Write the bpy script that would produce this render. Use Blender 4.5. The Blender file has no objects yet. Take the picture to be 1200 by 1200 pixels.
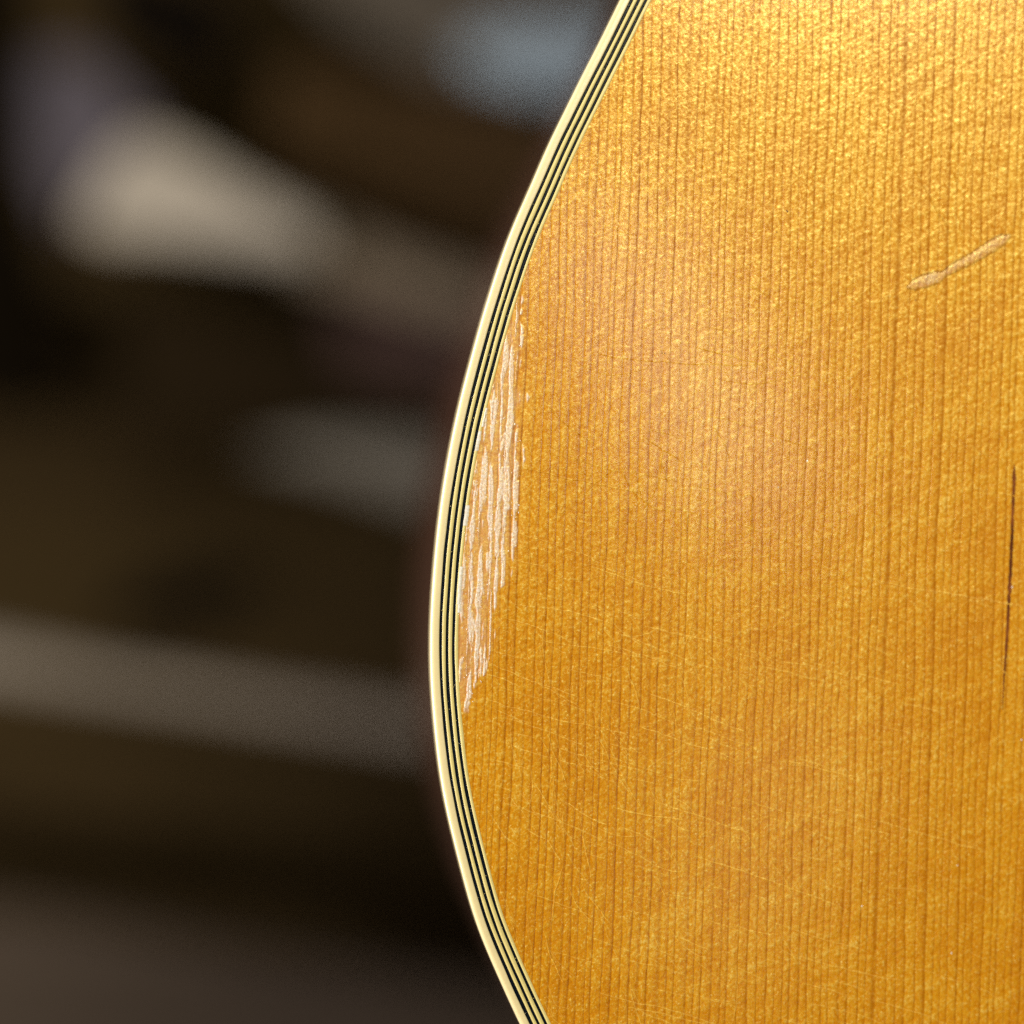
import bpy, bmesh, math, random
import numpy as np
from mathutils import Vector, Matrix

random.seed(7)
rng = np.random.default_rng(11)
SC = bpy.context.scene
COL = SC.collection

# ------------------------------------------------------------------ camera, light, exposure
MM = 0.001
S = 0.14 * MM                 # one pixel of the 1200 px photograph, in metres, at the plane in focus
LENS = 100.0
DIST = 1200 * S * LENS / 36.0  # camera to the guitar
cam_data = bpy.data.cameras.new("camera")
cam = bpy.data.objects.new("camera", cam_data)
COL.objects.link(cam)
cam.location = (0, -DIST, 0)
cam.rotation_euler = (math.radians(90), 0, 0)
cam_data.lens = LENS
cam_data.sensor_width = 36
cam_data.clip_start = 0.01
cam_data.clip_end = 50
cam_data.dof.use_dof = True
cam_data.dof.focus_distance = DIST
cam_data.dof.aperture_fstop = 2.6
SC.camera = cam

SC.view_settings.view_transform = 'Standard'
SC.view_settings.look = 'None'
SC.view_settings.exposure = 0
SC.view_settings.gamma = 1
SC.render.engine = 'CYCLES'
SC.cycles.use_denoising = False
SC.cycles.max_bounces = 6

world = bpy.data.worlds.new("World")
SC.world = world
world.use_nodes = True
bg = world.node_tree.nodes['Background']
bg.inputs[0].default_value = (1.0, 0.93, 0.85, 1)
bg.inputs[1].default_value = 0.03

# the guitar stands turned a little: its right side lies a few millimetres deeper
YAW, PITCH = math.radians(3.6), math.radians(0.0)
PIVOT = Vector(((590 - 600) * S, 0, (600 - 450) * S))
GROT = Matrix.Rotation(YAW, 3, 'Z') @ Matrix.Rotation(PITCH, 3, 'X')
NRM = GROT @ Vector((0, -1, 0))
CAMP = Vector((0, -DIST, 0))


def area(name, loc, target, sx, sy, watts, colour, roll=0.0):
    l = bpy.data.lights.new(name, 'AREA')
    l.shape = 'RECTANGLE'
    l.size, l.size_y = sx, sy
    l.energy = watts
    l.color = colour
    o = bpy.data.objects.new(name, l)
    COL.objects.link(o)
    o.location = loc
    d = (Vector(target) - Vector(loc)).normalized()
    q = d.to_track_quat('-Z', 'Y')
    o.rotation_euler = (q.to_matrix() @ Matrix.Rotation(roll, 3, 'Z')).to_euler()
    return o


def ray_dir(u, v):
    return Vector(((u - 600) * S, DIST, (600 - v) * S)).normalized()


def on_guitar(u, v):
    d = ray_dir(u, v)
    t = (PIVOT - CAMP).dot(NRM) / d.dot(NRM)
    return CAMP + d * t


def mirrored(u, v, dist):
    p = on_guitar(u, v)
    d = ray_dir(u, v)
    r = d - 2 * d.dot(NRM) * NRM
    return p + r * dist, p


# area lamps: one big soft key above right, a strip far left, and two small unseen lamps added for the sheen in the lacquer
p, t = mirrored(1000, -490, 1.0)
area("key_lamp", p, (0.02, 0.0, 0.0), 0.30, 0.30, 10.8, (1.0, 0.965, 0.80))
area("left_lamp", (-0.85, -0.17, 0.05), (0.0, 0.05, 0.0), 0.12, 0.9, 17.0, (1.0, 0.95, 0.97))
p, t = mirrored(785, 415, 1.3)
area("sheen_lamp", p, t, 0.055, 0.24, 0.30, (1.0, 0.93, 0.84), math.radians(33))
p, t = mirrored(885, 965, 1.3)
area("lower_sheen_lamp", p, t, 0.06, 0.18, 0.05, (1.0, 0.86, 0.80), math.radians(-20))


# ------------------------------------------------------------------ helpers
def link_mesh(name, verts, faces, mat, parent=None, smooth=True):
    me = bpy.data.meshes.new(name)
    me.from_pydata([tuple(v) for v in verts], [], faces)
    me.update()
    if smooth:
        me.shade_smooth()
    o = bpy.data.objects.new(name, me)
    COL.objects.link(o)
    if mat:
        me.materials.append(mat)
    if parent:
        o.parent = parent
    return o


def tag(o, label=None, cat=None, group=None, kind=None):
    for k, v in (('label', label), ('category', cat), ('group', group), ('kind', kind)):
        if v:
            o[k] = v
    return o


class Nodes:
    def __init__(self, name):
        self.m = bpy.data.materials.new(name)
        self.m.use_nodes = True
        self.t = self.m.node_tree
        self.t.nodes.clear()
        self.out = self.t.nodes.new('ShaderNodeOutputMaterial')
        self.b = self.t.nodes.new('ShaderNodeBsdfPrincipled')
        self.t.links.new(self.b.outputs[0], self.out.inputs[0])

    def set(self, node, i, v):
        s = node.inputs[i]
        if isinstance(v, bpy.types.NodeSocket):
            self.t.links.new(v, s)
        elif isinstance(v, (tuple, list)) and len(v) == 3 and s.type == 'RGBA':
            s.default_value = (*v, 1)
        else:
            s.default_value = v

    def bsdf(self, **kw):
        for k, v in kw.items():
            self.set(self.b, k.replace('_', ' '), v)

    def math(self, op, a, b=None, c=None, clamp=False):
        n = self.t.nodes.new('ShaderNodeMath')
        n.operation = op
        n.use_clamp = clamp
        for i, v in enumerate((a, b, c)):
            if v is not None:
                self.set(n, i, v)
        return n.outputs[0]

    def px(self, skew=0.0):
        """object coordinates in photograph pixels: returns separate X, Z sockets (X skewed along the grain)"""
        tc = self.t.nodes.new('ShaderNodeTexCoord')
        sp = self.t.nodes.new('ShaderNodeSeparateXYZ')
        self.t.links.new(tc.outputs['Object'], sp.inputs[0])
        x = self.math('MULTIPLY', sp.outputs[0], 1 / S)
        z = self.math('MULTIPLY', sp.outputs[2], 1 / S)
        y = self.math('MULTIPLY', sp.outputs[1], 1 / S)
        if skew:
            x = self.math('MULTIPLY_ADD', z, -skew, x)
        return x, z, y

    def vec(self, x, y, z=0.0):
        n = self.t.nodes.new('ShaderNodeCombineXYZ')
        for i, v in enumerate((x, y, z)):
            self.set(n, i, v)
        return n.outputs[0]

    def noise(self, vec, scale=1.0, detail=2.0, rough=0.5, dist=0.0, dim='3D', norm=True):
        n = self.t.nodes.new('ShaderNodeTexNoise')
        n.noise_dimensions = dim
        n.normalize = norm
        self.set(n, 'W' if dim == '1D' else 'Vector', vec)
        n.inputs['Scale'].default_value = scale
        n.inputs['Detail'].default_value = detail
        n.inputs['Roughness'].default_value = rough
        n.inputs['Distortion'].default_value = dist
        return n.outputs[0]

    def white(self, w):
        n = self.t.nodes.new('ShaderNodeTexWhiteNoise')
        n.noise_dimensions = '1D'
        self.set(n, 'W', w)
        return n.outputs[0]

    def ramp(self, f, stops, interp='LINEAR'):
        n = self.t.nodes.new('ShaderNodeValToRGB')
        n.color_ramp.interpolation = interp
        e = n.color_ramp.elements
        while len(e) < len(stops):
            e.new(0.5)
        for el, (p, c) in zip(e, stops):
            el.position = p
            el.color = (*c, 1) if isinstance(c, (tuple, list)) else (c, c, c, 1)
        self.set(n, 0, f)
        return n.outputs[0]

    def mix(self, f, a, b, mode='MIX'):
        n = self.t.nodes.new('ShaderNodeMix')
        n.data_type = 'RGBA'
        n.blend_type = mode
        self.set(n, 0, f)
        self.set(n, 6, a)
        self.set(n, 7, b)
        return n.outputs[2]

    def attr(self, name):
        n = self.t.nodes.new('ShaderNodeAttribute')
        n.attribute_name = name
        return n.outputs['Fac']

    def rng(self, v, a, b, c, d):
        n = self.t.nodes.new('ShaderNodeMapRange')
        for i, q in enumerate((v, a, b, c, d)):
            self.set(n, i, q)
        return n.outputs[0]

    def bump(self, h, dist, strength=1.0, normal=None):
        n = self.t.nodes.new('ShaderNodeBump')
        n.inputs['Strength'].default_value = strength
        n.inputs['Distance'].default_value = dist
        self.set(n, 'Height', h)
        if normal is not None:
            self.set(n, 'Normal', normal)
        return n.outputs[0]


# ------------------------------------------------------------------ materials
GRAIN_SKEW = math.tan(math.radians(2.0))


def spruce(name, fray=False, coat=0.9, coat_rough=0.115, painted_dark=False, worn=((0.74, 0.53, 0.34), (0.86, 0.74, 0.62), (0.96, 0.94, 0.92))):
    """amber lacquered spruce; every number in photograph pixels (0.14 mm)"""
    N = Nodes(name)
    x, z, y = N.px(GRAIN_SKEW)
    # wandering of the growth rings
    w1 = N.noise(N.vec(N.math('MULTIPLY', x, 0.012), N.math('MULTIPLY', z, 0.0035)), 1, 2)
    w2 = N.noise(N.vec(N.math('MULTIPLY', x, 0.09), N.math('MULTIPLY', z, 0.035)), 1, 2)
    xx = N.math('MULTIPLY_ADD', N.math('SUBTRACT', w1, 0.5), 12.0, x)
    xx = N.math('MULTIPLY_ADD', N.math('SUBTRACT', w2, 0.5), 2.6, xx)
    tt = N.math('MULTIPLY', xx, 1 / 10.4)
    irr = N.noise(N.math('MULTIPLY', tt, 0.62), 1, 1, dim='1D')
    irr2 = N.noise(N.math('MULTIPLY', tt, 0.11), 1, 1, dim='1D')
    tt = N.math('MULTIPLY_ADD', irr, 0.75, tt)
    tt = N.math('MULTIPLY_ADD', irr2, 1.6, tt)
    cell = N.math('FLOOR', tt)
    f = N.math('FRACT', tt)
    r = N.white(cell)
    r2 = N.white(N.math('ADD', cell, 0.37))
    line = N.ramp(f, [(0.0, 0.55), (0.06, 0.12), (0.13, 0.0), (0.42, 0.05), (0.67, 0.22), (0.82, 0.60), (0.91, 1.0), (1.0, 0.85)])
    along = N.noise(N.vec(N.math('MULTIPLY', cell, 3.7), N.math('MULTIPLY', z, 0.045)), 1, 3, 0.65)
    along = N.rng(along, 0.28, 0.70, 0.28, 1.30)
    dark = N.math('MULTIPLY', N.math('MULTIPLY', line, along), N.math('MULTIPLY_ADD', r, 0.38, 0.62), clamp=True)
    # speckle of the fibre, its sparkle partly painted in: fine flecks, cross-grain silk climbing to the right, soft broad clouds
    fleck = N.noise(N.vec(N.math('MULTIPLY', x, 0.24), N.math('MULTIPLY', z, 0.19)), 1, 2.5, 0.6)
    sx = N.math('ADD', N.math('MULTIPLY', x, 0.86), N.math('MULTIPLY', z, 0.5))
    sz = N.math('SUBTRACT', N.math('MULTIPLY', z, 0.86), N.math('MULTIPLY', x, 0.5))
    silk = N.noise(N.vec(N.math('MULTIPLY', sx, 0.028), N.math('MULTIPLY', sz, 0.085)), 1, 3, 0.6, 0.0)
    cloud = N.noise(N.vec(N.math('MULTIPLY', x, 0.006), N.math('MULTIPLY', z, 0.004)), 1, 3)
    tone = N.math('ADD', N.math('MULTIPLY_ADD', fleck, 1.55, -0.775), N.math('MULTIPLY_ADD', silk, 0.5, -0.25))
    tone = N.math('ADD', tone, N.math('MULTIPLY_ADD', cloud, 0.5, -0.25))
    silk2 = N.noise(N.vec(N.math('MULTIPLY', sx, 0.007), N.math('MULTIPLY', sz, 0.022)), 1, 2, 0.5, 0.5)
    tone = N.math('ADD', tone, N.math('MULTIPLY_ADD', silk2, 0.45, -0.225))
    tone = N.math('ADD', tone, N.math('MULTIPLY_ADD', r2, 0.14, -0.07))
    base = N.ramp(N.math('MULTIPLY_ADD', tone, 0.75, 0.5, clamp=True),
                  [(0.10, (0.50, 0.165, 0.002)), (0.40, (0.612, 0.229, 0.0025)), (0.62, (0.695, 0.312, 0.008)), (0.90, (0.86, 0.54, 0.09))])
    spark = N.noise(N.vec(N.math('MULTIPLY', x, 0.36), N.math('MULTIPLY', z, 0.30)), 1, 2, 0.6)
    spark = N.math('MULTIPLY', N.rng(spark, 0.57, 0.70, 0, 1), N.rng(silk, 0.35, 0.65, 0.25, 1.0), clamp=True)
    base = N.mix(spark, base, (0.93, 0.66, 0.17))  # glints of the fibre painted into the base colour
    col = N.mix(N.math('MULTIPLY', dark, 0.92), base, (0.38, 0.110, 0.0008))
    rough = 0.29
    if painted_dark:
        rough = 0.45
        col = N.mix(N.attr('painted_dark'), col, (0.16, 0.045, 0.006))  # upper cracks: shade put into the colour; scrape edges: brown outline
        col = N.mix(N.attr('pale'), col, (0.86, 0.58, 0.13))  # lower cracks: caught light put into the colour
    if fray:
        fa = N.attr('fray')
        fn = N.noise(N.vec(N.math('MULTIPLY', x, 0.5), N.math('MULTIPLY', z, 0.32)), 1, 3, 0.7)
        pale = N.ramp(fn, [(0.3, worn[0]), (0.5, worn[1]), (0.7, worn[2])])
        col = N.mix(N.math('MULTIPLY', fa, N.math('MULTIPLY_ADD', fn, 1.1, 0.22), clamp=True), col, pale)
    # relief: fibre under the lacquer, rings printed through the lacquer
    fibre = N.math('ADD', N.math('MULTIPLY', fleck, 0.65), N.math('MULTIPLY', silk, 0.9))
    nb = N.bump(fibre, 0.62 * S, 1.0)
    ring = N.math('MULTIPLY', N.ramp(f, [(0.0, 0.25), (0.18, 0.9), (0.5, 1.0), (0.8, 0.75), (0.95, 0.1), (1.0, 0.2)], 'EASE'),
                  N.math('MULTIPLY_ADD', r, 0.5, 0.5))
    skin = N.noise(N.vec(N.math('MULTIPLY', x, 0.15), N.math('MULTIPLY', z, 0.085)), 1, 3, 0.55)
    wave = N.noise(N.vec(N.math('MULTIPLY', sx, 0.014), N.math('MULTIPLY', sz, 0.03)), 1, 2)
    h = N.math('ADD', N.math('MULTIPLY', ring, 0.42), N.math('MULTIPLY', skin, 0.45))
    h = N.math('MULTIPLY_ADD', wave, 0.8, h)
    if fray:
        h = N.math('ADD', h, N.math('MULTIPLY', fn, N.math('MULTIPLY', fa, 1.3)))
    nc = N.bump(h, 0.14 * S, 1.0)
    nb2 = N.bump(h, 0.42 * S, 1.0, nb)
    N.bsdf(Base_Color=col, Roughness=rough, Normal=nb2, Coat_Weight=coat, Coat_Roughness=coat_rough, Coat_Normal=nc,
           Coat_IOR=1.5, IOR=1.6, Specular_IOR_Level=N.math('MULTIPLY', N.math('MULTIPLY_ADD', dark, -0.62, 0.72), N.math('MULTIPLY', N.rng(fleck, 0.36, 0.66, 0.25, 1.65), N.rng(silk, 0.3, 0.7, 0.8, 1.2))), Specular_Tint=(1.0, 0.85, 0.28))
    return N.m


def plastic(name, colour, amp=0.06, rough=0.28, fine=0.5, coat=0.6):
    N = Nodes(name)
    x, z, y = N.px()
    a = N.noise(N.vec(N.math('MULTIPLY', x, 0.02), N.math('MULTIPLY', z, 0.02)), 1, 3)
    b = N.noise(N.vec(N.math('MULTIPLY', x, fine), N.math('MULTIPLY', z, fine)), 1, 2)
    f = N.math('MULTIPLY_ADD', N.math('ADD', a, N.math('MULTIPLY', b, 0.6)), 2 * amp, 1 - 1.6 * amp)
    col = N.mix(1.0, colour, N.vec(f, f, f), 'MULTIPLY')
    N.bsdf(Base_Color=col, Roughness=rough, Normal=N.bump(b, 0.25 * S, 0.6), Coat_Weight=coat, Coat_Roughness=0.2, Specular_IOR_Level=0.5 if coat else 0.15)
    return N.m


M_top = spruce("lacquered_spruce")
M_frayed_top = spruce("frayed_spruce_lacquer", True, 0.5, 0.25)
M_craze = spruce("cracked_lacquer", False, 0.0, 0.3, True)
M_bind = plastic("aged_cream_binding", (0.82, 0.67, 0.345), 0.03, 0.35, 0.12, 1.0)
M_cream = plastic("cream_purfling", (0.74, 0.60, 0.215), 0.05, 0.4, 0.35)
M_black = plastic("black_purfling", (0.0016, 0.0042, 0.0085), 0.4, 0.30, 0.5, 0.0)
N = Nodes("rosewood")
x, z, y = N.px()
g = N.noise(N.vec(N.math('MULTIPLY', x, 0.01), N.math('MULTIPLY', z, 0.01), N.math('MULTIPLY', y, 0.2)), 1, 4, 0.6)
N.bsdf(Base_Color=N.ramp(g, [(0.3, (0.018, 0.007, 0.004)), (0.7, (0.07, 0.028, 0.015))]), Roughness=0.25)
M_rose = N.m


# frayed lacquer: whitish, half clear, with the amber wood showing through in places
def frayed(name):
    N = Nodes(name)
    x, z, y = N.px(GRAIN_SKEW)
    a = N.noise(N.vec(N.math('MULTIPLY', x, 0.22), N.math('MULTIPLY', z, 0.06)), 1, 4, 0.65)
    b = N.noise(N.vec(N.math('MULTIPLY', x, 0.45), N.math('MULTIPLY', z, 0.30)), 1, 3, 0.7)
    c = N.noise(N.vec(N.math('MULTIPLY', x, 0.05), N.math('MULTIPLY', z, 0.02)), 1, 2)
    f = N.math('ADD', N.math('MULTIPLY', a, 0.9), N.math('MULTIPLY', b, 0.5))
    f = N.math('ADD', f, N.math('MULTIPLY', c, 0.5))
    f = N.math('ADD', f, N.math('MULTIPLY', N.attr('rim'), 0.25))
    col = N.ramp(N.rng(f, 0.70, 1.35, 0, 1), [(0.05, (0.56, 0.26, 0.035)), (0.35, (0.66, 0.38, 0.13)), (0.62, (0.74, 0.50, 0.29)), (0.95, (0.86, 0.72, 0.60))])
    nb = N.bump(N.math('ADD', b, a), 1.6 * S, 1.0)
    N.bsdf(Base_Color=col, Roughness=0.4, Normal=nb, Coat_Weight=0.8, Coat_Roughness=0.2, Coat_Normal=nb)
    return N.m


M_fray = frayed("frayed_lacquer")

M_scrape = spruce("scraped_lacquer", True, 0.4, 0.28, False, ((0.36, 0.18, 0.06), (0.60, 0.40, 0.22), (0.80, 0.64, 0.44)))

N = Nodes("open_wood_crack")
x, z, y = N.px()
a = N.noise(N.vec(N.math('MULTIPLY', x, 0.2), N.math('MULTIPLY', z, 0.03)), 1, 3)
N.bsdf(Base_Color=N.ramp(a, [(0.35, (0.075, 0.018, 0.006)), (0.65, (0.25, 0.07, 0.018))]), Roughness=0.7, Specular_IOR_Level=0.05)
M_crack = N.m

N = Nodes("white_chip")
x, z, y = N.px()
a = N.noise(N.vec(N.math('MULTIPLY', x, 0.3), N.math('MULTIPLY', z, 0.3)), 1, 2)
N.bsdf(Base_Color=N.ramp(a, [(0.3, (0.74, 0.62, 0.44)), (0.7, (0.92, 0.88, 0.80))]), Roughness=0.25, Coat_Weight=1.0, Coat_Roughness=0.1)
M_chip = N.m

N = Nodes("dark_speck")
x, z, y = N.px()
a = N.noise(N.vec(N.math('MULTIPLY', x, 0.5), N.math('MULTIPLY', z, 0.5)), 1, 2)
N.bsdf(Base_Color=N.ramp(a, [(0.3, (0.05, 0.015, 0.005)), (0.7, (0.16, 0.05, 0.02))]), Roughness=0.6)
M_speck = N.m


# ------------------------------------------------------------------ the backdrop: dark boards out of focus
def board_mat(name, lo, hi, rough=0.9):
    N = Nodes(name)
    tc = N.t.nodes.new('ShaderNodeTexCoord')
    mp = N.t.nodes.new('ShaderNodeMapping')
    N.t.links.new(tc.outputs['Object'], mp.inputs[0])
    mp.inputs['Scale'].default_value = (9, 40, 70)
    a = N.noise(mp.outputs[0], 1, 5, 0.6, 0.8)
    N.bsdf(Base_Color=N.ramp(a, [(0.3, lo), (0.7, hi)]), Roughness=rough, Specular_IOR_Level=0.0, Normal=N.bump(a, 0.001, 0.5))
    return N.m


def at_depth(u, v, dep):
    k = (DIST + dep) / DIST
    return ((u - 600) * S * k, (600 - v) * S * k)


def slab(name, pts, dep, thick, mat, label=None, cat=None, group=None):
    """a board standing behind the guitar: outline as seen, front at depth dep, with a softened front edge"""
    P = [at_depth(u, v, dep) for u, v in pts]
    cx = sum(p[0] for p in P) / len(P)
    cz = sum(p[1] for p in P) / len(P)
    bm = bmesh.new()
    vs = [bm.verts.new((px - cx, 0, pz - cz)) for px, pz in P]
    fc = bm.faces.new(vs)
    ex = bmesh.ops.extrude_face_region(bm, geom=[fc])
    bmesh.ops.translate(bm, verts=[v for v in ex['geom'] if isinstance(v, bmesh.types.BMVert)], vec=(0, thick, 0))
    bmesh.ops.recalc_face_normals(bm, faces=bm.faces)
    bmesh.ops.bevel(bm, geom=[e for e in bm.edges], offset=0.0012, segments=2, affect='EDGES')
    me = bpy.data.meshes.new(name)
    bm.to_mesh(me)
    bm.free()
    me.materials.append(mat)
    o = bpy.data.objects.new(name, me)
    COL.objects.link(o)
    o.location = (cx, dep, cz)
    if label:
        tag(o, label, cat, group)
    return o


M_wall = board_mat("dark_stained_wall", (0.021, 0.0135, 0.0050), (0.030, 0.019, 0.0075))
bw = slab("wall", [(-1500, -1500), (2700, -1500), (2700, 2700), (-1500, 2700)], 0.42, 0.02, M_wall)
tag(bw, kind='structure')


def C(r, g, b, k=1.0):
    def f(c):
        c /= 255
        return (c / 12.92 if c <= 0.04045 else ((c + 0.055) / 1.055) ** 2.4) * k
    return (f(r), f(g), f(b))


def two(name, r, g, b, k=1.0):
    c = C(r, g, b, k)
    c = (c[0], c[1] * 1.03, c[2] * 1.02)
    return board_mat(name, tuple(q * 0.85 for q in c), tuple(q * 1.15 for q in c))


BK = 0.88
G = "boards out of focus behind the guitar"
boards = [
    ("wooden_board", [(90, 256), (130, 182), (165, 155), (222, 176), (290, 218), (372, 264), (376, 300), (300, 292), (200, 280), (116, 276)], 0.300, 0.012, (146, 135, 121),  # one lit board in two pieces, its fading light put into the colours
     "pale grey board end, its lit brightness put into the colour, the brightest blurred patch, at upper left of the dark backdrop", "board"),
    ("wooden_board", [(335, 232), (470, 296), (640, 350), (640, 400), (520, 370), (335, 314)], 0.306, 0.010, (104, 90, 74),
     "grey brown board, dimmer light put into its colour, running from the bright pale board down towards the guitar edge", "board"),
    ("wooden_board", [(38, 62), (100, 60), (190, 150), (130, 190), (70, 270), (40, 190)], 0.320, 0.010, (72, 66, 70),
     "dim purplish board leaning above the brightest pale board end", "board"),
    ("wooden_board", [(330, -60), (760, -60), (760, 80), (640, 110), (520, 85), (400, 15)], 0.310, 0.012, (84, 75, 64),
     "dusty brown board across the top of the dark backdrop", "board"),
    ("painted_board", [(535, 50), (600, 26), (760, 22), (760, 104), (630, 106), (560, 84)], 0.295, 0.010, (147, 158, 163),
     "pale blue grey painted board end at the top beside the guitar binding", "board"),
    ("wooden_board", [(380, 350), (660, 395), (660, 500), (400, 430)], 0.325, 0.010, (60, 45, 40),
     "reddish dark board beneath the grey brown board near the guitar edge", "board"),
    ("wooden_board", [(285, 530), (370, 512), (470, 514), (620, 534), (620, 632), (500, 594), (390, 556)], 0.302, 0.012, (100, 93, 83),
     "grey board beside the chipped lacquer at mid height, tapering away from the guitar", "board"),
    ("wooden_board", [(-200, 712), (0, 755), (130, 783), (300, 808), (640, 855), (640, 893), (420, 859), (220, 826), (0, 797), (-200, 780)], 0.300, 0.014, (118, 107, 94),
     "long grey board sloping down across the lower half of the backdrop", "board"),
    ("wooden_board", [(-200, 1040), (60, 1072), (300, 1118), (640, 1170), (900, 1210), (900, 1500), (-200, 1500)], 0.308, 0.014, (61, 51, 42),
     "reddish brown board lowest in the backdrop at the bottom of the photo", "board"),
    ("wooden_board", [(-200, 320), (140, 345), (420, 400), (420, 500), (140, 500), (-200, 470)], 0.345, 0.010, (30, 22, 12),
     "almost black board in the gap under the brightest pale board end", "board"),
    ("wooden_board", [(-200, 940), (200, 980), (560, 1030), (560, 1080), (200, 1060), (-200, 1000)], 0.345, 0.010, (24, 17, 7),
     "dark brown board between the long grey board and the lowest reddish board", "board"),
    ("wooden_board", [(100, -60), (260, -20), (280, 60), (230, 90), (120, 40)], 0.335, 0.010, (14, 10, 7),  # dark gap put in as a near-black piece
     "black piece added for the dark gap at the top above the brightest pale board end", "board"),
    ("wooden_board", [(330, 70), (660, 130), (660, 330), (560, 300), (420, 238), (310, 180)], 0.330, 0.010, (64, 47, 28),  # added piece; its raised colour makes up for the guitar's cast shadow
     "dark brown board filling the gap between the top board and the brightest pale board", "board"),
    ("wooden_board", [(-300, -80), (36, -80), (28, 200), (60, 330), (70, 470), (-300, 500)], 0.332, 0.010, (12, 8, 4),
     "black board standing upright at the far left of the backdrop", "board"),
    ("wooden_board", [(120, 740), (150, 690), (260, 660), (330, 680), (240, 730)], 0.335, 0.010, (14, 10, 7),
     "small black board piece resting above the long grey sloping board", "board"),
]
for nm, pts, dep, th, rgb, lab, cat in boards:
    m = two(nm + "_tone", *rgb, k=BK)
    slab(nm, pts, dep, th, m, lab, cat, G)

# ------------------------------------------------------------------ the guitar
guitar = bpy.data.objects.new("acoustic_guitar", None)
COL.objects.link(guitar)
guitar.location = PIVOT
guitar.rotation_euler = GROT.to_euler()
tag(guitar, "worn amber spruce acoustic guitar with cream and black striped edge and chipped lacquer", "guitar")
GI = GROT.transposed()


def loc2(u, v):
    """photo pixel -> local (x, z) on the face of the guitar, in metres"""
    q = GI @ (on_guitar(u, v) - PIVOT)
    return q.x, q.z


edge = [(726.3, 0), (702, 50), (680, 92), (666.7, 120), (641.8, 170), (620.8, 220), (611.3, 240), (590.7, 290), (574.6, 340), (567.9, 360),
        (554.2, 410), (540.8, 460), (531.7, 500), (522.1, 550), (514.6, 600), (508.8, 655), (504.8, 710), (503.5, 750), (504.4, 800), (508.3, 850),
        (513.8, 900), (522.5, 950), (529.8, 980), (542.5, 1030), (556.7, 1080), (570, 1114), (586, 1150), (608.8, 1200)]
upper = [(1935, -1735), (1600, -1728), (1230, -1680), (970, -1570), (830, -1400), (785, -1190), (815, -980), (880, -780), (912, -600), (905, -480), (868, -320), (800, -148)]
lower = [(672, 1318), (780, 1455), (950, 1590), (1180, 1700), (1500, 1782), (1935, 1808)]
ctrl = np.array(upper + edge + lower, float)


def spline(P, step):
    """centripetal-ish Catmull-Rom, resampled evenly"""
    P = np.asarray(P, float)
    Q = np.vstack([2 * P[0] - P[1], P, 2 * P[-1] - P[-2]])
    out = []
    for i in range(1, len(Q) - 2):
        p0, p1, p2, p3 = Q[i - 1], Q[i], Q[i + 1], Q[i + 2]
        d = [max(np.linalg.norm(b - a) ** 0.5, 1e-6) for a, b in ((p0, p1), (p1, p2), (p2, p3))]
        t0, t1 = 0, d[0]
        t2 = t1 + d[1]
        t3 = t2 + d[2]
        for t in np.linspace(t1, t2, 40, endpoint=False):
            a1 = (t1 - t) / (t1 - t0) * p0 + (t - t0) / (t1 - t0) * p1
            a2 = (t2 - t) / (t2 - t1) * p1 + (t - t1) / (t2 - t1) * p2
            a3 = (t3 - t) / (t3 - t2) * p2 + (t - t2) / (t3 - t2) * p3
            b1 = (t2 - t) / (t2 - t0) * a1 + (t - t0) / (t2 - t0) * a2
            b2 = (t3 - t) / (t3 - t1) * a2 + (t - t1) / (t3 - t1) * a3
            out.append((t2 - t) / (t2 - t1) * b1 + (t - t1) / (t2 - t1) * b2)
    out.append(P[-1])
    out = np.array(out)
    s = np.r_[0, np.cumsum(np.linalg.norm(np.diff(out, axis=0), axis=1))]
    n = int(s[-1] / step)
    si = np.linspace(0, s[-1], n + 1)
    return np.stack([np.interp(si, s, out[:, k]) for k in (0, 1)], 1)


half = spline(ctrl, 5.0)
ker = np.exp(-0.5 * (np.arange(-12, 13) / 4.5) ** 2)
ker /= ker.sum()
pad = np.pad(half, ((12, 12), (0, 0)), mode='reflect', reflect_type='odd')
half = np.stack([np.convolve(pad[:, k], ker, 'valid') for k in (0, 1)], 1)
AX = 1935.0
right = half[::-1][1:-1].copy()
right[:, 0] = 2 * AX - right[:, 0]
OUT = np.vstack([half, right])           # closed: top centre, down the left side, up the right side
# to local metres
OUTL = np.array([loc2(u, v) for u, v in OUT]) / S       # local coordinates in photo pixels
n_out = len(OUTL)
tan = np.roll(OUTL, -1, 0) - np.roll(OUTL, 1, 0)
tan /= np.linalg.norm(tan, axis=1)[:, None]
inw = np.stack([-tan[:, 1], tan[:, 0]], 1)
cen = OUTL.mean(0)
if ((cen - OUTL) * inw).sum() < 0:
    inw = -inw


def smooth_noise(n, sig, amp):
    q = rng.normal(size=n)
    k = np.exp(-0.5 * (np.arange(-3 * sig, 3 * sig + 1) / sig) ** 2)
    k /= np.sqrt((k ** 2).sum())
    return amp * np.convolve(np.r_[q[-3 * sig:], q, q[:3 * sig]], k, 'valid')


BND = [0.0, 10.7, 14.1, 18.3, 21.6, 25.9, 29.2, 33.2]
bound = [np.full(n_out, b) + (smooth_noise(n_out, 8, 0.16) + smooth_noise(n_out, 2, 0.10) if 0 < i else 0) for i, b in enumerate(BND)]


def ring_pts(off, yy):
    p = OUTL + inw * np.asarray(off).reshape(-1, 1)
    return np.stack([p[:, 0] * S, np.broadcast_to(np.asarray(yy) * S, n_out), p[:, 1] * S], 1)


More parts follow.
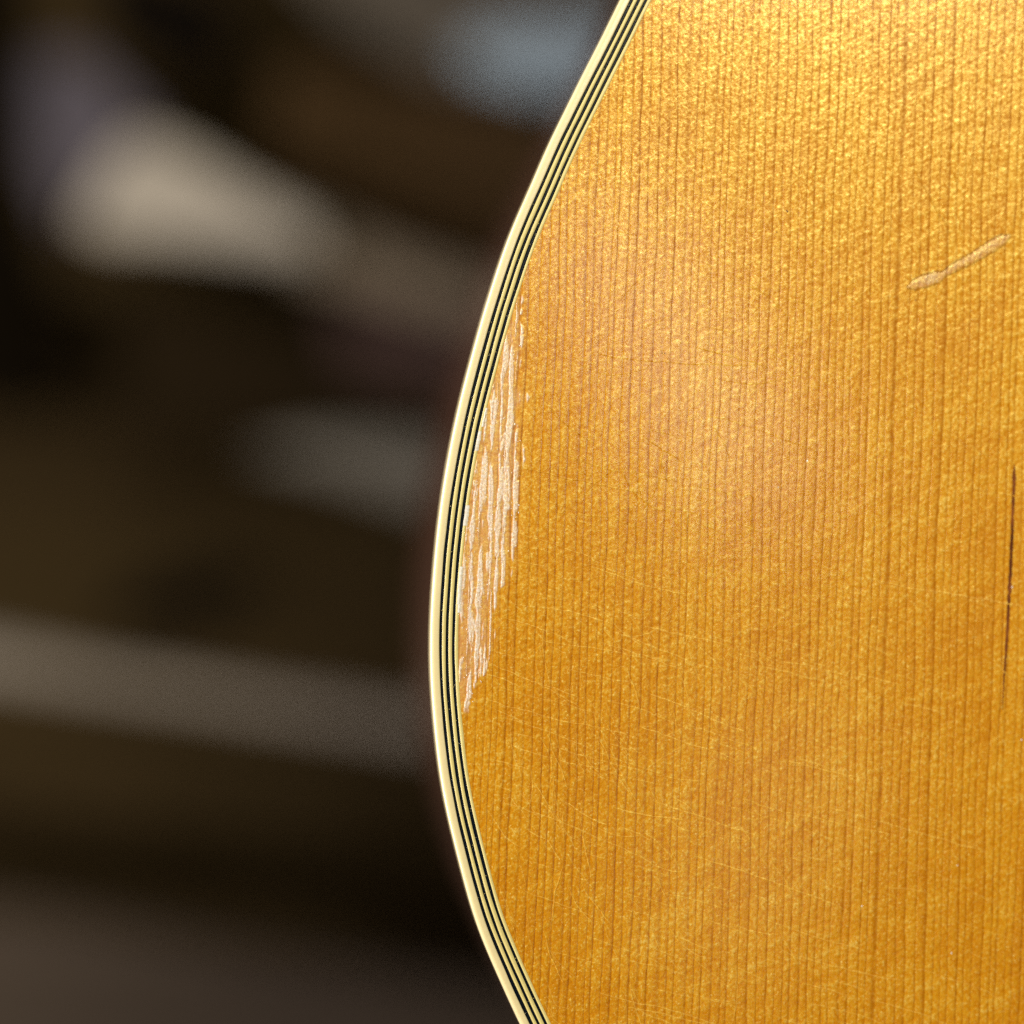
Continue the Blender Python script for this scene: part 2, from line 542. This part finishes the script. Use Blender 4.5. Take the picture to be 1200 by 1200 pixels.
def sweep(name, rings, mat, closed=False):
    V = np.vstack(rings)
    k = len(rings)
    F = []
    for j in range(k - 1 if not closed else k):
        a, b = j * n_out, ((j + 1) % k) * n_out
        for i in range(n_out):
            i2 = (i + 1) % n_out
            F.append((a + i, a + i2, b + i2, b + i))
    o = link_mesh(name, V, F, mat, guitar)
    bm = bmesh.new()
    bm.from_mesh(o.data)
    bmesh.ops.recalc_face_normals(bm, faces=bm.faces)
    # faces must look out of the guitar
    bm.faces.ensure_lookup_table()
    top = min(bm.faces, key=lambda f: f.calc_center_median().y)
    if top.normal.y > 0:
        bmesh.ops.reverse_faces(bm, faces=bm.faces)
    bm.to_mesh(o.data)
    bm.free()
    return o


# outer binding: rounded shoulder, flat top, inner wall
R0 = 5.2
prof = [(0.0, 44.0), (0.0, R0)]
for a in np.linspace(0, math.pi / 2, 7)[1:]:
    prof.append((R0 - R0 * math.cos(a), R0 - R0 * math.sin(a)))
rings = [ring_pts(np.full(n_out, o_), d_ - 0.15) for o_, d_ in prof]
rings += [ring_pts(bound[1] - 1.2, -0.15), ring_pts(bound[1] - 0.15, 0.0), ring_pts(bound[1], 0.5), ring_pts(bound[1], 40.0)]
sweep("binding", rings, M_bind)
for j in range(1, 7):
    a, b = bound[j], bound[j + 1]
    w = b - a
    blk = j % 2 == 1
    top = 0.12 if blk else -0.10
    rings = [ring_pts(a, 20.0), ring_pts(a, 0.4), ring_pts(a + 0.15 * w, top), ring_pts(a + 0.85 * w, top), ring_pts(b, 0.4), ring_pts(b, 20.0)]
    sweep("black_purfling" if blk else "cream_purfling", rings, M_black if blk else M_cream)

# soundboard plate
ins = ring_pts(bound[7], 0.0)
ins2 = ring_pts(bound[7], 20.0)
V = np.vstack([ins, ins2])
F = [tuple(range(n_out)), tuple(range(2 * n_out - 1, n_out - 1, -1))]
F += [(i, n_out + i, n_out + (i + 1) % n_out, (i + 1) % n_out) for i in range(n_out)]
board = link_mesh("soundboard", V, F, M_top, guitar, smooth=False)
bm = bmesh.new()
bm.from_mesh(board.data)
bmesh.ops.recalc_face_normals(bm, faces=bm.faces)
bmesh.ops.triangulate(bm, faces=[f for f in bm.faces if len(f.verts) > 4])
bm.to_mesh(board.data)
bm.free()
# sides and back
sweep("side", [ring_pts(np.full(n_out, 1.0), 44.0), ring_pts(np.full(n_out, 1.0), 760.0), ring_pts(np.full(n_out, 14.0), 760.0), ring_pts(np.full(n_out, 14.0), 44.0)], M_rose)
bk = ring_pts(np.full(n_out, 1.5), 762.0)
bk2 = ring_pts(np.full(n_out, 1.5), 782.0)
o = link_mesh("back", np.vstack([bk, bk2]), F, M_rose, guitar, smooth=False)


def L(u, v, h=0.0):
    """photo pixel -> local point on the soundboard, h pixels proud of it"""
    x_, z_ = loc2(u, v)
    return (x_, -h * S, z_)


def edge_u(v):
    """outer edge of the guitar at a photo row"""
    return float(np.interp(v, half[:, 1][120:], half[:, 0][120:])) if False else _eu(v)


_vis = half[(half[:, 1] > -60) & (half[:, 1] < 1300)]


def _eu(v):
    return float(np.interp(v, _vis[:, 1], _vis[:, 0]))


def inner_u(v):
    d = (_eu(v + 4) - _eu(v - 4)) / 8
    return _eu(v) + 33.2 * math.sqrt(1 + d * d)


# ---- crazing: thin raised lips of the cracked lacquer
CV, CF, CG, CP = [], [], [], []


def craze(path, w=0.75, h=0.16):
    h *= 1.0
    """ridge along a pixel path"""
    path = np.asarray(path, float)
    if len(path) < 2:
        return
    t = np.gradient(path, axis=0)
    t /= np.maximum(np.linalg.norm(t, axis=1), 1e-6)[:, None]
    nn = np.stack([-t[:, 1], t[:, 0]], 1)
    b0 = len(CV)
    m = len(path)
    k0 = random.choice((0.5, 0.7, 0.95))
    for i in range(m):
        e = min(i, m - 1 - i) / 4.0
        k = min(1.0, 0.15 + e) * random.uniform(0.85, 1.15) * k0
        for s_, hh in ((-1, 0.02), (0, 0.02 + h * k), (1, 0.02)):
            q = path[i] + nn[i] * s_ * w * (0.6 + 0.4 * k)
            CV.append(L(q[0], q[1], hh))
            CP.append((0.36 * k if s_ == 0 else 0.0) * min(max((q[1] - 600) / 160, 0), 1))  # painted light on the crests, growing down the face
            CG.append((0.26 * (1 - min(max((q[1] - 560) / 260, 0), 1)) + 0.04) if s_ == 0 else (0.0 if s_ < 0 else 0.12))  # painted shade, stronger higher up and on one slope
    for i in range(m - 1):
        a = b0 + 3 * i
        CF.append((a, a + 1, a + 4, a + 3))
        CF.append((a + 1, a + 2, a + 5, a + 4))


def walk(u, v, ang, length, curl=0.0, jit=0.10, step=4.0):
    pts = []
    a = ang
    k = 0
    while k < length:
        if u < inner_u(min(max(v, -50), 1280)) + 3 or v > 1290 or v < -60 or u > 1300:
            break
        pts.append((u, v))
        aa = a + random.gauss(0, jit)
        u += math.cos(aa) * step
        v += math.sin(aa) * step
        a += curl * step + random.gauss(0, 0.012)
        k += step
    return pts


# long cross-grain lines falling to the right, one set below the other
v_row = 330.0
while v_row < 1300:
    dense = min(max((v_row - 380) / 300, 0), 1)
    u = 540 + random.uniform(0, 60)
    drop = math.radians(random.gauss(12.5 + 2.5 * dense, 1.2))
    while u < 1060:
        ln = random.choice((40, 60, 90, 140, 200))
        if random.random() < 0.35 + 0.55 * dense - 0.45 * max(0, (u - 860) / 200):
            v0 = v_row + (u - 600) * math.tan(drop) + random.gauss(0, 2.5)
            if u > inner_u(min(max(v0, 0), 1250)) + 5:
                craze(walk(u, v0, drop + random.gauss(0, 0.04), ln, random.gauss(0.0005, 0.0007), 0.11), random.uniform(0.6, 0.8), random.uniform(0.08, 0.2))
        u += ln + random.uniform(3, 40)
    v_row += random.uniform(9, 20) if v_row > 560 else random.uniform(26, 48)
# steeper hooked cracks joining them, most near the lower edge
for i in range(210):
    v0 = random.triangular(420, 1240, 960)
    u0 = random.triangular(545, 1010, 640)
    u0 = max(u0, inner_u(min(v0, 1250)) + 6)
    ang = math.radians(random.gauss(68, 18))
    craze(walk(u0, v0, ang, random.uniform(20, 95), random.gauss(-0.006, 0.006), 0.12), random.uniform(0.55, 0.8), random.uniform(0.08, 0.20))
# wandering cracks over the rest of the face, thinly spread
for i in range(45):
    v0 = random.uniform(260, 1230)
    u0 = random.uniform(700, 1240)
    ang = math.radians(random.choice((random.gauss(18, 10), random.gauss(55, 15), random.gauss(150, 12))))
    craze(walk(u0, v0, ang, random.uniform(25, 110), random.gauss(0, 0.008), 0.12), random.uniform(0.5, 0.75), random.uniform(0.05, 0.13))
# a few that the photograph shows one by one
for P in ([(1070, 195), (1078, 212), (1090, 232), (1098, 250), (1100, 262)], [(1106, 188), (1118, 180), (1135, 181), (1150, 190)],
          [(1178, 800), (1182, 815), (1190, 838), (1198, 850)], [(1000, 178), (1018, 180), (1040, 186), (1050, 190)],
          [(1085, 225), (1096, 245), (1108, 262), (1115, 280)], [(1114, 195), (1120, 212), (1122, 225)],
          [(868, 582), (880, 580), (880, 598), (879, 640)], [(985, 735), (1000, 728), (1025, 724), (1050, 730), (1072, 742)],
          [(1040, 590), (1062, 594), (1085, 604), (1100, 618)]):
    craze(spline(P, 3.0), 0.8, 0.2)
# the faces must look outward
o = link_mesh("lacquer_crack", CV, CF, M_craze, board, smooth=False)
at = o.data.attributes.new("painted_dark", "FLOAT", "POINT")
at.data.foreach_set("value", CG)
at = o.data.attributes.new("pale", "FLOAT", "POINT")
at.data.foreach_set("value", CP)
bm = bmesh.new()
bm.from_mesh(o.data)
bmesh.ops.reverse_faces(bm, faces=[f for f in bm.faces if f.normal.y > 0])
bm.to_mesh(o.data)
bm.free()
tag(o, kind='stuff')


# ---- patches with rim attribute
def patch(name, rows, mat, parent, label=None):
    """rows: list of rows of (u, v, h, rim)"""
    V, F, rim = [], [], []
    nc = len(rows[0])
    for r in rows:
        for (u, v, h, q) in r:
            V.append(L(u, v, h))
            rim.append(q)
    for i in range(len(rows) - 1):
        for j in range(nc - 1):
            a = i * nc + j
            F.append((a, a + 1, a + nc + 1, a + nc))
    o = link_mesh(name, V, F, mat, parent, smooth=True)
    at = o.data.attributes.new('rim', 'FLOAT', 'POINT')
    at.data.foreach_set('value', rim)
    bm = bmesh.new()
    bm.from_mesh(o.data)
    bmesh.ops.recalc_face_normals(bm, faces=bm.faces)
    if sum(f.normal.y for f in bm.faces) > 0:
        bmesh.ops.reverse_faces(bm, faces=bm.faces)
    bm.to_mesh(o.data)
    bm.free()
    if label:
        o['label'] = label
    return o


# frayed lacquer along the edge: slivers that follow the grain
def right_limit(v):
    return float(np.interp(v, [340, 360, 400, 450, 468, 490, 560, 600, 640, 668, 690, 740, 775, 800, 832],
                           [608, 610, 612, 612, 622, 612, 610, 610, 607, 600, 589, 579, 572, 560, 549]))


def sliver(u, v0, v1, w, label=None, hgt=0.7):
    rows = []
    n = max(5, int((v1 - v0) / 3.0))
    wob = 0.0
    ww = w
    for i in range(n + 1):
        t = i / n
        v = v0 + (v1 - v0) * t
        wob += random.gauss(0, 0.16)
        wob *= 0.95
        ww += random.gauss(0, 0.55)
        ww = min(max(ww, w * 0.35), w * 1.35)
        k = min(1.0, 0.25 + 5 * min(t, 1 - t))
        a = u - GRAIN_SKEW * (v - v0) + wob
        b = a + ww * k
        lo = inner_u(v) + 0.6
        hi = right_limit(v) + random.uniform(-1.5, 3)
        a = max(a, lo)
        b = min(max(b, a + 0.3), max(hi, a + 0.3))
        row = []
        for j, (f_, hh, rm) in enumerate(((0, 0.05, 1.0), (0.14, 1.0, 0.8), (0.5, 0.55, 0.0), (0.8, 0.45, 0.1), (1.0, 0.05, 0.4))):
            row.append((a + (b - a) * f_, v, hh * hgt * (random.uniform(0.6, 1.3) if 0 < j < 4 else 1), rm))
        rows.append(row)
    return patch("lacquer_flake", rows, M_fray, board, label)




def blur(im, su, sv):
    for ax, sg in ((0, sv), (1, su)):
        r = int(3 * sg) + 1
        k = np.exp(-0.5 * (np.arange(-r, r + 1) / sg) ** 2)
        k /= k.sum()
        pads = [(0, 0), (0, 0)]
        pads[ax] = (r, r)
        im = np.apply_along_axis(lambda q: np.convolve(q, k, 'valid'), ax, np.pad(im, pads, mode='wrap'))
    return im


def unit(im):
    return (im - im.mean()) / im.std()


# the worn strip beside the binding: one skin of lacquer broken into streaks that follow the grain
U0, V0, DU = 520.0, 325.0, 0.5          # field grid: u' in half pixels, v in pixels
FW, FH = 260, 530
f1 = unit(blur(rng.normal(size=(FH, FW)), 4.0, 22))
f2 = unit(blur(rng.normal(size=(FH, FW)), 2.2, 7))
f3 = unit(blur(rng.normal(size=(FH, FW)), 1.0, 1.5))
up = U0 + DU * np.arange(FW)
f3s = np.clip(0.5 + 0.5 * unit(blur(rng.normal(size=(FH, FW)), 1.3, 10)), 0, 1.3)
colm = np.cos((up - 604.5) / 9.6 * 2 * math.pi)[None, :]
field = 0.75 * f1 + 0.55 * f2 + 0.25 * f3 + 0.75 * colm
sharp = np.clip((field - 0.02) / 0.95, 0, 1)
sharp = sharp * sharp * (3 - 2 * sharp)
# torn left lips: ridge highlight painted into the colour where a streak begins
lipf = np.clip(np.diff(blur(sharp, 0.8, 1.5), axis=1, prepend=0) * 5, 0, 1)
jag_r = blur(rng.normal(size=(FH, 1)) @ np.ones((1, 2)), 0.5, 2.5)[:, 0]
jag_r = jag_r / jag_r.std()
jag_c = blur(rng.normal(size=(FH, 1)) @ np.ones((1, 2)), 0.5, 9)[:, 0]
jag_c = jag_c / jag_c.std()


def fld(im, u, v):
    uu = u + GRAIN_SKEW * (v - 580)
    x_ = min(max((uu - U0) / DU, 0), FW - 1.001)
    y_ = min(max(v - V0, 0), FH - 1.001)
    i, j = int(y_), int(x_)
    fy, fx = y_ - i, x_ - j
    return (im[i, j] * (1 - fx) + im[i, j + 1] * fx) * (1 - fy) + (im[i + 1, j] * (1 - fx) + im[i + 1, j + 1] * fx) * fy


def sstep(a, b, x_):
    t_ = min(max((x_ - a) / (b - a), 0), 1)
    return t_ * t_ * (3 - 2 * t_)


NC = 78
V, F, fr = [], [], []
vs = np.arange(338.0, 842.0, 1.3)
for v in vs:
    a, b = inner_u(v) + 0.25, max(right_limit(v) + 7, inner_u(v) + 6)
    for j in range(NC):
        u = a + (b - a) * j / (NC - 1)
        w = fld(sharp, u, v)
        e = fld(lipf, u, v)
        lim = right_limit(v) + 1.4 * jag_r[int(v - V0)] + 2.6 * jag_c[int(v - V0)]
        env = (1 - sstep(lim - 1.5, lim + 1.0, u)) * sstep(342, 352, v) * (1 - sstep(826, 838, v)) * sstep(0.5, 2.0, u - inner_u(v) + 0.8)
        dens = 0.55 + 0.45 * sstep(440, 490, v) - 0.15 * sstep(650, 720, v)
        q = env * min(1.0, 0.15 * (1 - sstep(lim - 16, lim - 1, u)) + w * (0.50 + 0.36 * dens) * (0.72 + 0.28 * fld(f3s, u, v)) + e * 0.9)
        h = env * (0.20 * w + 0.12 * e)
        edge0 = 1 if 0 < j < NC - 1 else 0
        V.append(L(u, v, 0.04 + h * edge0))
        fr.append(q * edge0)
for i in range(len(vs) - 1):
    for j in range(NC - 1):
        a = i * NC + j
        F.append((a, a + NC, a + NC + 1, a + 1))
o = link_mesh("frayed_lacquer", V, F, M_frayed_top, board)
if o.data.polygons[0].normal.y > 0:
    o.data.flip_normals()
at = o.data.attributes.new('fray', 'FLOAT', 'POINT')
at.data.foreach_set('value', fr)
o['label'] = "whitish worn lacquer torn along the grain beside the binding"

# slivers of lacquer that stand up, the ones the photograph shows singly
for (uu, a, b, w) in ((605.5, 352, 398, 3.0), (606, 412, 447, 2.2), (583, 448, 480, 2.0), (592, 500, 560, 2.0), (571, 535, 580, 2.0),
                      (563, 570, 640, 1.8), (590, 580, 660, 2.2), (577, 600, 690, 1.8), (565, 640, 712, 1.6), (575, 690, 775, 2.4), (551, 640, 790, 1.6)):
    sliver(uu, a, b, w * 0.75, hgt=0.28)

# bright broken bits
def bits(name, spots, mat, parent, size=(0.8, 2.0), up=0.9):
    V, F = [], []
    for (u, v) in spots:
        r = random.uniform(*size)
        k = random.choice((4, 5, 6))
        b0 = len(V)
        ph = random.uniform(0, 6.28)
        sq = random.uniform(0.4, 1.0)
        for i in range(k):
            a = ph + 2 * math.pi * i / k
            rr = r * random.uniform(0.6, 1.2)
            V.append(L(u + rr * math.cos(a) * sq, v + rr * math.sin(a), 0.05))
        V.append(L(u + random.uniform(-.4, .4) * r, v + random.uniform(-.4, .4) * r, up * random.uniform(0.4, 1.0)))
        for i in range(k):
            F.append((b0 + i, b0 + (i + 1) % k, b0 + k))
    o = link_mesh(name, V, F, mat, parent, smooth=False)
    bm = bmesh.new()
    bm.from_mesh(o.data)
    bmesh.ops.reverse_faces(bm, faces=[f for f in bm.faces if f.normal.y > 0])
    bm.to_mesh(o.data)
    bm.free()
    tag(o, kind='stuff')
    return o


sp = []
while len(sp) < 90:
    v = random.uniform(400, 828)
    a, b = inner_u(v) + 2, right_limit(v)
    if b > a:
        sp.append((random.uniform(a, b), v))
sp += [(591, 432), (590, 416), (609, 405), (563, 798), (564, 799), (552, 793), (551, 795), (554, 822), (592, 664), (571, 685), (565, 713)]
bits("lacquer_fragment", sp, M_chip, board, (0.5, 1.3))
bits("pale_speck", [(1122, 1014), (1115, 1117), (1010, 1062), (946, 540), (912, 571), (1197, 867), (906, 520), (1186, 688)], M_chip, board, (0.8, 1.6), 0.5)
bits("dark_speck", [(922, 247), (923, 248), (779, 414), (776, 414), (910, 272), (1073, 352), (700, 190)], M_speck, board, (0.7, 1.4), 0.3)


pf = []
for _ in range(70):
    v = random.uniform(-20, 1220)
    d = (_eu(v + 4) - _eu(v - 4)) / 8
    pf.append((_eu(v) + (random.choice((12.4, 20.0, 27.5)) + random.uniform(-1.0, 1.0)) * math.sqrt(1 + d * d), v))
bits("purfling_fleck", pf, M_cream, guitar, (0.25, 0.55), 0.35)


# chips out of the innermost cream line
def lip(v0, v1, o0, o1):
    rows = []
    n = max(4, int((v1 - v0) / 3))
    for i in range(n + 1):
        v = v0 + (v1 - v0) * i / n
        d = (_eu(v + 4) - _eu(v - 4)) / 8
        sc_ = math.sqrt(1 + d * d)
        k = 1 if 0 < i < n else 0.7
        a, b = _eu(v) + (o0 + random.uniform(-.3, .3)) * sc_, _eu(v) + (o1 + random.uniform(-.5, .5)) * sc_
        rows.append([(a, v, 0.15, 1), (a + (b - a) * 0.3, v, 0.5 * k, 0), (a + (b - a) * 0.7, v, 0.5 * k, 0), (b, v, 0.12, 1)])
    patch("purfling_chip", rows, M_chip, board)


lip(505, 528, 29.5, 33.5)
lip(592, 616, 29.5, 34.5)
lip(664, 708, 30.5, 34.5)
lip(708, 718, 31.5, 35.5)
lip(478, 500, 31.5, 33.8)

# the scrape at the upper right: a rope-like dent with fine cross ridges
axis_ = spline([(1063, 337), (1075, 332), (1090, 327), (1104, 322), (1120, 312), (1138, 303), (1156, 292), (1170, 283), (1184, 276)], 2.0)
wid = np.interp(np.linspace(0, 1, len(axis_)), [0, 0.06, 0.16, 0.27, 0.34, 0.42, 0.6, 0.8, 0.93, 1.0], [1, 6.0, 8.0, 7.4, 3.4, 5.4, 6.0, 7.0, 6.0, 0.6])
ta = np.gradient(axis_, axis=0)
ta /= np.linalg.norm(ta, axis=1)[:, None]
SV, SF, SG, sl, sr = [], [], [], [], []
NJ = 11
for i, (p_, t_) in enumerate(zip(axis_, ta)):
    n_ = np.array((-t_[1], t_[0]))
    wj = wid[i] + random.gauss(0, 0.4)
    for j, f_ in enumerate(np.linspace(-1, 1, NJ)):
        # slanting folds like twisted rope
        ph = (i * 2.0 + f_ * wid[i] * 0.9) / 6.5 + 0.3 * math.sin(i * 0.37)
        fold = 0.5 + 0.5 * math.sin(ph * 2 * math.pi)
        inside = 1 - f_ * f_
        q = p_ + n_ * f_ * wj
        SV.append(L(q[0], q[1], 0.04 + inside * (0.04 + 0.20 * fold + random.uniform(0, 0.12))))
        body = 0.50 + 0.5 * math.exp(-((i - 15) / 3.5) ** 2) if i > 2 else 0.3
        SG.append(min(1.0, max(0.0, inside ** 0.4 * (body * (0.7 + 0.4 * fold) + random.uniform(-0.2, 0.2)))) if abs(f_) < 0.99 else 0.0)
    sl.append(p_ - n_ * wj * 0.95)
    sr.append(p_ + n_ * wj * 0.95)
for i in range(len(axis_) - 1):
    for j in range(NJ - 1):
        a = i * NJ + j
        SF.append((a, a + 1, a + NJ + 1, a + NJ))
o = link_mesh("scrape_mark", SV, SF, M_scrape, board)
if o.data.polygons[0].normal.y > 0:
    o.data.flip_normals()
at = o.data.attributes.new('fray', 'FLOAT', 'POINT')
at.data.foreach_set('value', SG)
o['label'] = "pale rope-like scrape across the grain"
for nm, side_ in (("scrape_edge", sl), ("scrape_edge", sr)):
    EV, EF, EG = [], [], []
    pth = np.array(side_)
    for i, p_ in enumerate(pth):
        w_ = random.uniform(0.7, 2.0)
        EV += [L(p_[0], p_[1] - w_, 0.12), L(p_[0], p_[1], 0.30), L(p_[0], p_[1] + w_, 0.12)]
        EG += [0.35, random.uniform(0.5, 1.0), 0.35]
    for i in range(len(pth) - 1):
        a = 3 * i
        EF += [(a, a + 1, a + 4, a + 3), (a + 1, a + 2, a + 5, a + 4)]
    e_ = link_mesh(nm, EV, EF, M_craze, board)
    if e_.data.polygons[0].normal.y > 0:
        e_.data.flip_normals()
    at = e_.data.attributes.new('painted_dark', 'FLOAT', 'POINT')
    at.data.foreach_set('value', EG)

# the open crack at the right
cp = spline([(1188.5, 544), (1188.5, 560), (1187, 600), (1185.5, 640), (1183.5, 680), (1181.5, 720), (1179, 760), (1175.5, 815), (1174.5, 832)], 3.0)
cw = np.interp(np.linspace(0, 1, len(cp)), [0, 0.05, 0.2, 0.5, 0.8, 1], [0.4, 2.1, 1.5, 2.1, 1.5, 0.3])
rows = []
for p_, w_ in zip(cp, cw):
    j = random.gauss(0, 0.25)
    w_ *= random.uniform(0.75, 1.2)
    rows.append([(p_[0] + j - w_, p_[1], 0.05, 0), (p_[0] + j, p_[1], 0.03, 0), (p_[0] + j + w_, p_[1], 0.05, 0)])
patch("wood_crack", rows, M_crack, board, "dark narrow crack along the grain")
